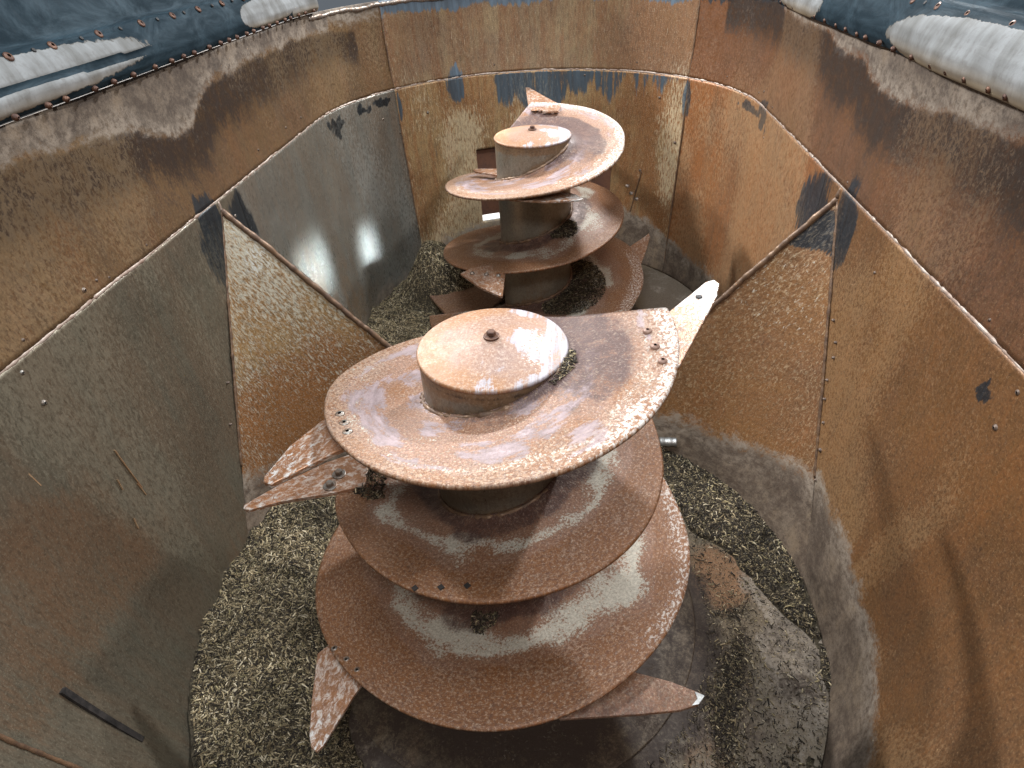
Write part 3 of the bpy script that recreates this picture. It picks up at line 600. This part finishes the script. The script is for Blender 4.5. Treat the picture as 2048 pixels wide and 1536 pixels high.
far_zo = smooth_tab([(-110, 1.205), (-84, 1.205), (-54, 1.178)] + [(t, 1.12 - .42 * t / 360) for t in range(0, 890, 30)])
far_zi = smooth_tab([(-180, 1.12), (0, 1.122), (17, 1.118), (38, 1.087), (70, 1.034), (100, .988), (169, .912), (374, .724), (414, .69), (464, .63), (533, .55), (743, .307), (819, .245), (893, .145)], 10)
farr = auger('mixing_auger', L, 'smaller farther rusty auger standing by the far wall', zin=far_zi, zout=far_zo, rout=far_r, start=(-176, -94, .47), end=893, seed=11)

def knife(root, y0, poly, z, tip_dz, mat=None, thick=.012, bolts=(), bz=None, seed=0, label=None, bolt_mat=None, flat=False, bright=.3, darkness=0.):
    """flat blade from its plan outline; the tip rises or sinks by tip_dz, edge bevelled"""
    P = np.array(poly, float) - np.array([0, y0]); c = P.mean(0); rad = np.hypot(P[:, 0], P[:, 1]); r0, r1 = rad.min(), rad.max()
    bm = bmesh.new(); vs_ = [bm.verts.new((p[0], p[1], 0)) for p in P]; f = bm.faces.new(vs_); 
    if f.normal.z < 0: f.normal_flip()
    bmesh.ops.triangulate(bm, faces=[f]); 
    for _ in range(4): bmesh.ops.subdivide_edges(bm, edges=[e for e in bm.edges if e.calc_length() > .035], cuts=1, use_grid_fill=False); bmesh.ops.triangulate(bm, faces=bm.faces[:])
    top = bm.faces[:]; r = bmesh.ops.extrude_face_region(bm, geom=top); nv = [g_ for g_ in r['geom'] if isinstance(g_, bmesh.types.BMVert)]
    for v in nv: v.co.z -= thick
    for v in bm.verts:
        q = (math.hypot(v.co.x, v.co.y) - r0) / (r1 - r0); v.co.z += z + tip_dz * q ** 1.3
    bmesh.ops.recalc_face_normals(bm, faces=bm.faces)
    me = bpy.data.meshes.new('knife'); bm.to_mesh(me); bm.free()
    V = np.array([v.co[:] for v in me.vertices]); d = P[np.argmax(rad)] - c; d /= np.linalg.norm(d); lo = V[:, :2] @ d; la = V[:, :2] @ np.array([-d[1], d[0]])
    m = masks(len(V)); m['m_line'] = .55 + 0 * lo; m['m_bright'] = np.clip(bright * sstep(lo, lo.min(), lo.max()), 0, 1); m['m_dark'] = darkness * (.6 + .6 * fbm(lo * 9, la * 9)); m['m_rust'] = .3 + .5 * fbm(lo * 6 + seed, la * 6); m['sz'] = np.stack([la + seed, lo, V[:, 2]], -1)
    for k, a in m.items():
        a = np.asarray(a, np.float32)
        if a.ndim == 1: me.attributes.new(k, 'FLOAT', 'POINT').data.foreach_set('value', a)
        else: me.attributes.new(k, 'FLOAT_VECTOR', 'POINT').data.foreach_set('vector', a.ravel())
    o = bpy.data.objects.new('knife', me); C.objects.link(o); me.materials.append(mat or M['knife']); o.parent = root
    bv = o.modifiers.new('edge', 'BEVEL'); bv.width = .0025; bv.segments = 2; bv.angle_limit = math.radians(50)
    if label: o['label'] = label
    for (bx, by) in bolts:
        if flat: stud('bolt', (bx, by - y0, bz), (0, 0, 1), .0125, .004, bolt_mat or M['bolt_grey'], o, 10)
        else: stud('bolt', (bx, by - y0, bz), (0, 0, 1), .0145, .011, bolt_mat or M['bolt'], o, 12)
    return o
def zf(zi, zo, ro, x, y, turn):
    """height of the flight's top face at a point, on the given turn"""
    t = math.degrees(math.atan2(-y, x)) + 360 * turn; u = max(0, min(1, (math.hypot(x, y) - .196) / (ro(t) - .196))); return zi(t) + (zo(t) - zi(t)) * u ** .75
K1 = [(0.38, 0.063), (0.455, 0.105), (0.6, 0.283), (0.624, 0.292), (0.635, 0.267), (0.614, 0.192), (0.545, 0.037), (0.472, -0.129), (0.40, -0.125)]
K2 = [(-0.40, -0.057), (-0.458, -0.141), (-0.51, -0.246), (-0.534, -0.359), (-0.529, -0.376), (-0.507, -0.386), (-0.388, -0.272), (-0.33, -0.223)]
K3 = [(-0.45, 0.12), (-0.588, 0.038), (-0.702, -0.062), (-0.783, -0.153), (-0.778, -0.167), (-0.758, -0.173), (-0.674, -0.135), (-0.516, -0.093), (-0.428, -0.058)]
K4 = [(-0.499, -0.348), (-0.553, -0.408), (-0.522, -0.552), (-0.496, -0.646), (-0.479, -0.677), (-0.462, -0.685), (-0.449, -0.669), (-0.403, -0.528), (-0.37, -0.455)]
K5 = [(0.297, -0.439), (0.4, -0.456), (0.486, -0.476), (0.562, -0.504), (0.57, -0.513), (0.552, -0.536), (0.502, -0.554), (0.397, -0.57), (0.187, -0.594), (0.133, -0.547)]
k1 = knife(near, 0, K1, 1.165, .02, seed=1, label='whitish worn knife on the top flight', bright=.75)  # white lamp glint put into the blade colour towards the tip
for (bx, by) in ((.407, .005), (.42, -.063), (.432, -.123)):
    stud('bolt', (bx, by, zf(near_zi, near_zo, near_r, bx, by, 0) - .001), (0, 0, 1), .0125, .009, M['bolt_pink'], k1, 12)
stud('bolt_hole', (.568, .2, 1.178), (0, 0, 1), .010, .003, M['black'], k1, 10, False)
k2 = knife(near, 0, K2, .998, -.0, seed=2, thick=.014, label='pinkish blunt knife below the top flight', bright=.5)
for (bx, by) in ((-.396, -.161), (-.369, -.205), (-.346, -.248)):
    stud('bolt', (bx, by, zf(near_zi, near_zo, near_r, bx, by, 0) - .001), (0, 0, 1), .0135, .006, M['bolt_grey'], k2, 10)
k3 = knife(near, 0, K3, .665, .0, seed=3, thick=.014, label='rusty orange knife on the second flight', bright=.35)
for (bx, by) in ((-.537, -.066), (-.524, -.015)): washer_bolt('bolt', (bx, by, .665), (0, 0, 1), .0125, M['bolt_grey'], k3)
k4 = knife(near, 0, K4, .295, -.0, seed=4, label='knife pointing down left from the third flight', bright=.5)
for (bx, by) in ((-.497, -.402), (-.448, -.438), (-.405, -.471)):
    stud('bolt', (bx, by, zf(near_zi, near_zo, near_r, bx, by, 2) - .001), (0, 0, 1), .0105, .0045, M['bolt_grey'], k4, 10)
k5 = knife(near, 0, K5, .36, .0, seed=5, label='dark brown knife with a bent shiny tip', bright=.0, mat=M['flight'], darkness=.6)
knife_tip = mesh_obj('worn_tip', [(.548, -.503, .3605), (.571, -.512, .3605), (.571, -.5145, .3605), (.553, -.5365, .3605), (.535, -.541, .3605), (.552, -.522, .3605)] + [(.548, -.503, .3625), (.571, -.512, .3625), (.571, -.5145, .3625), (.553, -.5365, .3625), (.535, -.541, .3625), (.552, -.522, .3625)], [(6, 7, 8, 9, 10, 11)[::-1]] + [(i, (i + 1) % 6, (i + 1) % 6 + 6, i + 6) for i in range(6)], M['zinc'], k5, smooth=False)
for (bx, by) in ((-.178, -.462), (-.111, -.46), (-.044, -.457)):
    stud('bolt_hole', (bx, by, zf(near_zi, near_zo, near_r, bx, by, 1) + .000), (0, 0, 1), .0095, .003, M['black'], near, 4, False, .8)
KA = [(-.02, 2.34), (-.05, 2.50), (-.085, 2.84), (-.06, 2.83), (.02, 2.68), (.14, 2.46), (.13, 2.34)]
KB = [(-.15, 2.03), (-.223, 2.10), (-.342, 2.155), (-.356, 2.19), (-.335, 2.205), (-.15, 2.19)]
KC = [(.0, 1.60), (-.09, 1.53), (.082, 1.49), (.241, 1.50), (.263, 1.515), (.223, 1.577), (.12, 1.66)]
KD = [(-.38, 1.60), (-.33, 1.66), (-.22, 1.69), (-.14, 1.64), (-.133, 1.36), (-.146, 1.36), (-.257, 1.452)]
KE = [(.539, 2.44), (.605, 2.53), (.679, 2.62), (.726, 2.685), (.729, 2.631), (.684, 2.428), (.642, 2.267), (.585, 2.25)]
ka = knife(farr, L, KA, 1.185, .03, seed=6, label='knife standing up at the back of the top flight')
for (bx, by) in ((.026, 2.373), (.096, 2.35)): stud('bolt', (bx, by - L, zf(far_zi, far_zo, far_r, bx, by - L, 0)), (0, 0, 1), .013, .01, M['bolt'], ka, 10)
knife(farr, L, KB, .92, 0, seed=7, label='small knife tip pointing left behind the tube')
knife(farr, L, KC, .985, 0, seed=8, label='thin knife under the top flight pointing right', bright=.7)
kd = knife(farr, L, KD, .565, -.01, seed=9, label='pale triangular knife below the second flight', bright=.4)
for (bx, by) in ((-.315, 1.59), (-.238, 1.575), (-.172, 1.56)): stud('bolt', (bx, by - L, .562), (0, 0, 1), .013, .012, M['bolt_grey'], kd, 10)
ke = knife(farr, L, KE, .285, .02, seed=10, label='orange knife pointing right from the lowest flight')
for (bx, by) in ((.538, 2.368), (.554, 2.271), (.579, 2.199)): stud('bolt', (bx, by - L, zf(far_zi, far_zo, far_r, bx, by - L, 1) + .0), (0, 0, 1), .014, .011, M['bolt_grey'], ke, 10)
# sweep plate at the foot of the far auger
pv = np.array([(-.776, 2.30), (-.51, 1.864), (-.12, 1.78), (-.1, 2.3), (-.35, 2.55)]); 
kp = knife(farr, L, [tuple(q) for q in pv], .10, -.0, mat=M['flight'], seed=12, thick=.02, label='bare sweep plate at the foot of the auger', bright=0); kp.name = 'sweep_plate'; kp.data.name = 'sweep_plate'

# ================================================================== CHOPPED FEED
PAL = np.array([(.47, .385, .24), (.36, .285, .17), (.60, .51, .36), (.23, .175, .10), (.125, .098, .06), (.055, .043, .03), (.026, .021, .017), (.30, .245, .13), (.21, .18, .105)])
PW = np.array([.10, .10, .05, .11, .16, .20, .20, .04, .04]); PW /= PW.sum()
def flakes(N, sampler, hfun, l0=.012, l1=.03, bias=None, tone=1.0):
    """N little chopped stalks lying on a height field; returns V, F, colours"""
    xy = sampler(N); n = len(xy); h = hfun(xy[:, 0], xy[:, 1])
    e = .01; gx_ = (hfun(xy[:, 0] + e, xy[:, 1]) - h) / e; gy_ = (hfun(xy[:, 0], xy[:, 1] + e) - h) / e
    gx_ = np.clip(gx_, -1.5, 1.5); gy_ = np.clip(gy_, -1.5, 1.5)
    a = RNG.random(n) * 2 * np.pi; tilt = RNG.normal(0, .35, n); ln = l0 + (l1 - l0) * RNG.random(n) ** 2.2; wd = ln * (.10 + .16 * RNG.random(n)); wd = np.clip(wd, .0014, .0036); tk = wd * (.35 + .4 * RNG.random(n))
    d = np.stack([np.cos(a), np.sin(a), np.cos(a) * gx_ + np.sin(a) * gy_ + np.tan(tilt)], -1); d /= np.linalg.norm(d, axis=1)[:, None]
    nz = np.stack([-gx_ + RNG.normal(0, .25, n), -gy_ + RNG.normal(0, .25, n), np.ones(n)], -1); b = np.cross(nz, d); b /= np.linalg.norm(b, axis=1)[:, None]; c = np.cross(d, b)
    ctr = np.stack([xy[:, 0], xy[:, 1], h + .001 + .006 * RNG.random(n)], -1)
    bend = RNG.normal(0, .12, n) * ln
    V = np.zeros((n, 12, 3)); q = [(-1, -1), (1, -1), (1, 1), (-1, 1)]
    for k, t in enumerate((-.5, 0, .5)):
        for j, (u, v) in enumerate(q):
            V[:, k * 4 + j] = ctr + d * (t * ln)[:, None] + b * (u * wd / 2)[:, None] + c * (v * tk / 2 + (bend if k == 1 else 0))[:, None]
    fq = []
    for k in (0, 1):
        for j in range(4): fq.append((k * 4 + j, k * 4 + (j + 1) % 4, k * 4 + 4 + (j + 1) % 4, k * 4 + 4 + j))
    fq += [(3, 2, 1, 0), (8, 9, 10, 11)]
    F = (np.arange(n)[:, None, None] * 12 + np.array(fq)[None]).reshape(-1, 4)
    pw = PW if bias is None else PW * bias; pw = pw / pw.sum()
    ci = RNG.choice(len(PAL), n, p=pw); col = tone * PAL[ci] * (.58 + .44 * RNG.random((n, 1))) * (.45 + 1.1 * fbm(xy[:, 0] * 6 + 1, xy[:, 1] * 6 + 4, 4))[:, None]; 
    return V.reshape(-1, 3), F, np.repeat(col, 12, 0)
def feed_obj(name, parts, base, label, kind='stuff', group=None):
    V = []; F = []; Cc = []; o0 = 0; mi = []
    if base is not None:
        bV, bF = base; V.append(bV); F += [tuple(int(q) for q in f) for f in bF]; Cc.append(np.full((len(bV), 3), .05)); o0 = len(bV); mi += [0] * len(bF)
    for (v, f, c) in parts:
        V.append(v); F += (f + o0).tolist(); Cc.append(c); o0 += len(v); mi += [1] * len(f)
    V = np.concatenate(V); Cc = np.concatenate(Cc); F = np.array(F, np.int32)
    me = bpy.data.meshes.new(name); nf = len(F)
    me.vertices.add(len(V)); me.vertices.foreach_set('co', V.astype(np.float32).ravel())
    me.loops.add(nf * 4); me.loops.foreach_set('vertex_index', F.ravel())
    me.polygons.add(nf); me.polygons.foreach_set('loop_start', np.arange(0, nf * 4, 4, dtype=np.int32)); me.update(calc_edges=True)
    me.materials.append(M['feed_base']); me.materials.append(M['feed'])
    me.polygons.foreach_set('material_index', np.array(mi, np.int32))
    ca = me.color_attributes.new('fcol', 'FLOAT_COLOR', 'POINT'); ca.data.foreach_set('color', np.c_[Cc, np.ones(len(Cc))].astype(np.float32).ravel())
    me.update(); o = bpy.data.objects.new(name, me); C.objects.link(o)
    tag(o, label, 'animal feed', group, kind); return o
def region_height(y0):
    """local polar helper"""
    return lambda x, y: (np.hypot(x, y - y0), np.degrees(np.arctan2(y - y0, x)) % 360)
def lump(x, y): return (fbm(x * 9 + 3, y * 9 + 7, 4) - .5) * .05 + (fbm(x * 28, y * 28 + 7, 3) - .5) * .022
# near left heap: banked against the wall from the left deflector round to the front
pn_ = region_height(0.)
def h_left(x, y):
    r, a = pn_(x, y); inner = np.interp(a, [135, 150, 165, 190, 205, 220, 245, 270], [.86, .80, .76, .70, .70, .70, .72, .74]) + (fbm(a * .12, r * 0 + 2, 3) - .5) * .10
    fade = sstep(a, 140, 152) * sstep(292 - a, 0, 20)
    bank = sstep(r, inner - .02, inner + .2)
    return (-.03 + (.05 + .085 * bank + lump(x, y) * (.3 + bank)) * 1.0 * sstep(r, inner - .06, inner + .02)) * fade - .03 * (1 - fade)
def polar_sheet(y0, hf, r0, r1, a0, a1, dr=.012, da=1.0):
    rs = np.arange(r0, r1, dr); as_ = np.radians(np.arange(a0, a1, da)); R_, A_ = np.meshgrid(rs, as_, indexing='ij'); x = (R_ * np.cos(A_)).ravel(); y = (R_ * np.sin(A_)).ravel() + y0
    return np.stack([x, y, hf(x, y)], -1), grid_faces(len(rs), len(as_))
def polar_sampler(y0, hf, r0, r1, a0, a1, zmin=.004):
    def f(N):
        r = np.sqrt(RNG.random(N * 3) * (r1 * r1 - r0 * r0) + r0 * r0); a = np.radians(a0 + (a1 - a0) * RNG.random(N * 3)); x = r * np.cos(a); y = r * np.sin(a) + y0
        k = hf(x, y) > zmin; return np.stack([x[k], y[k]], -1)[:N]
    return f
WALLR = 1.100
feed_obj('chopped_feed', [flakes(48000, polar_sampler(0, h_left, .6, WALLR - .004, 138, 280), h_left, .004, .012), flakes(30000, polar_sampler(0, h_left, .6, WALLR - .004, 138, 280), h_left, .007, .030, np.array([1.2, 1.2, 1.2, 1.1, 1.1, .9, .8, 1, 1]))], polar_sheet(0, h_left, .58, WALLR + .01, 136, 290), 'large heap of chopped straw feed banked along the left wall beside the near auger')
def h_right(x, y):
    r, a = pn_(x, y); a = np.where(a > 180, a - 360, a)
    inner = np.interp(a, [-70, -45, -20, -10, -3, 4, 12, 22, 32, 45, 58], [1.06, 1.06, 1.06, 1.05, 1.0, .93, .86, .80, .76, .72, .72]) + (fbm(a * .15 + 9, r * 0 + 2, 3) - .5) * .08
    b = sstep(r, inner - .02, inner + .05) * sstep(62 - a, 0, 10)
    strip = .9 * np.exp(-((r - .80 - .03 * np.sin(a * .2)) / .05) ** 2) * sstep(a, -75, -60) * sstep(22 - a, 0, 8) * 1.0 * sstep(fbm(x * 6 + 1, y * 6), .25, .45)
    tail = sstep(r, .98, 1.06) * sstep(-12 - a, 0, 12) * sstep(fbm(x * 7 + 5, y * 7), .38, .5) * .8
    k = np.maximum(b, tail)
    return -.03 + k * (.042 + .035 * b * sstep(a, 5, 40) + lump(x, y) * .6)
dk_bias = np.array([.6, .7, .7, .9, 1.3, 2.0, 2.4, .7, 1])
def scatter_right(N):
    a = np.radians(-75 + 115 * RNG.random(N * 6)); r = .62 + .47 * RNG.random(N * 6); x = r * np.cos(a); y = r * np.sin(a)
    p_ = .95 * np.exp(-((r - .80 - .02 * np.sin(a * 7) - .02 * np.sin(a * 17)) / .05) ** 2) * (a < .25) * sstep(fbm(x * 7 + 1, y * 7), .3, .55) + .014 * (fbm(x * 5, y * 5 + 3) > .5) + .25 * np.exp(-((h_right(x, y) + .02) / .012) ** 2) + .5 * blob(x, y, .86, -.62, .12, .08, .5)
    k = (RNG.random(len(x)) < p_) & (r > .70); return np.stack([x[k], y[k]], -1)[:N]
h_floor = lambda x, y: np.maximum(h_right(x, y), .002) + .008 * RNG.random(len(x)) * np.exp(-((np.hypot(x, y) - .80) / .04) ** 2)
feed_obj('chopped_feed', [flakes(16000, polar_sampler(0, h_right, .7, WALLR - .004, -75, 62), h_right, .004, .010, dk_bias), flakes(13000, polar_sampler(0, h_right, .7, WALLR - .004, -75, 62), h_right, .007, .030, dk_bias), flakes(11000, scatter_right, h_floor, .003, .010, dk_bias), flakes(2200, scatter_right, h_floor, .008, .022, dk_bias)], polar_sheet(0, h_right, .68, WALLR + .01, -76, 64), 'thinner dark strip of chopped feed curving along the right wall beside the near auger')
def h_far(x, y):
    yy = y - L; r = np.hypot(x, yy); a = np.degrees(np.arctan2(yy, x)) % 360
    mound = .34 * np.exp(-(((x + .68) / .19) ** 2 + ((y - 2.42) / .20) ** 2) ** 1.5) * sstep(y, 2.06, 2.24) + .12 * np.exp(-(((x + .36) / .16) ** 2 + ((y - 2.34) / .14) ** 2)) + .12 * np.exp(-(((x + .32) / .14) ** 2 + ((y - 1.96) / .10) ** 2))
    fl = .07 * sstep(-x, .55, .8) * sstep(2.75 - y, 0, .3) * sstep(y, 1.2, 1.45)
    gap = np.exp(-(((x + .80) / .14) ** 2 + ((y - 2.17) / .05) ** 2)) + np.exp(-(((x + .88) / .06) ** 2 + ((y - 1.6) / .14) ** 2)) * .7
    sheet = np.where((x > -.75) & (y > 2.0 - (x + .5) * 0), 0, 0)
    return -.03 + mound + fl * (1 - np.clip(gap, 0, 1)) + lump(x, y) * sstep(mound + fl, .03, .08) * 1.6
def xy_sheet(hf, x0, x1, y0, y1, d, ok): 
    xs = np.arange(x0, x1, d); ys = np.arange(y0, y1, d); X, Y = np.meshgrid(xs, ys, indexing='ij'); x = X.ravel(); y = Y.ravel(); k = ok(x, y); V = np.stack([x, y, np.where(k, hf(x, y), -.03)], -1); return V, grid_faces(len(xs), len(ys))
inside = lambda x, y: (np.hypot(x, np.where(y > L, y - L, 0)) < 1.095) & (x > -1.095)
def far_sampler(N):
    x = -1.09 + 1.0 * RNG.random(N * 4); y = 1.2 + 1.75 * RNG.random(N * 4); k = inside(x, y) & (h_far(x, y) > .004); return np.stack([x[k], y[k]], -1)[:N]
feed_obj('chopped_feed', [flakes(26000, far_sampler, h_far, .006, .022, np.array([1.6, 1.6, 1.5, 1.2, 1, .6, .5, 1.2, 1]), 1.3)], xy_sheet(h_far, -1.10, -.1, 1.2, 3.0, .014, inside), 'lumpy mounds of chopped feed at the foot of the far auger')  # paler, brighter tone puts light the far mound lacks into its colour
# clumps of feed left lying on the flights
def clump_on(root_y, zi, zo, ro, t0, t1, u0, u1, N, hgt, label, turns_dark=None):
    def f(N_):
        t = t0 + (t1 - t0) * RNG.random(N_); c = 1 - np.abs(2 * (t - t0) / (t1 - t0) - 1) ** 2; u = u0 + (u1 - u0) * (RNG.random(N_) * (.35 + .65 * c)); return t, u
    t, u = f(N); r = np.array([.196 + (ro(a) - .196) * b for a, b in zip(t, u)]); z = np.array([zi(a) + (zo(a) - zi(a)) * b ** .75 for a, b in zip(t, u)])
    a = np.radians(t); xy = np.stack([r * np.cos(a), root_y - r * np.sin(a)], -1)
    cu = np.clip(1 - np.abs(2 * (u - u0) / (u1 - u0) - .7), 0, 1); ct = np.clip(1 - np.abs(2 * (t - t0) / (t1 - t0) - 1) ** 3, 0, 1); z = z + hgt * cu * ct * RNG.random(N) ** .6 * (.6 + .8 * fbm(t * .15, u * 8))
    zz_ = {0: z}
    V, F, Cc = flakes(N, lambda n_: xy, lambda x_, y_: np.zeros(len(x_)), .008, .02, dk_bias)
    V = V.reshape(-1, 12, 3); V[:, :, 2] += z[:, None]; 
    return feed_obj('feed_clump', [(V.reshape(-1, 3), F, Cc)], None, label, 'stuff')
clump_on(L, far_zi, far_zo, far_r, 690, 800, .05, .55, 6000, .05, 'dark ridge of feed lying on the lowest flight of the far auger')
clump_on(L, far_zi, far_zo, far_r, 385, 425, .05, .4, 900, .03, 'small clump of feed on the second flight of the far auger')
clump_on(0, near_zi, near_zo, near_r, 0, 46, .0, .13, 520, .012, 'wisp of straw caught against the cap of the near auger')
clump_on(0, near_zi, near_zo, near_r, 812, 828, .18, .36, 220, .02, 'small tuft of straw on the lowest wide flight of the near auger')
clump_on(0, near_zi, near_zo, near_r, 525, 560, .55, .95, 900, .03, 'dark clump of feed wedged behind the orange knife of the near auger')
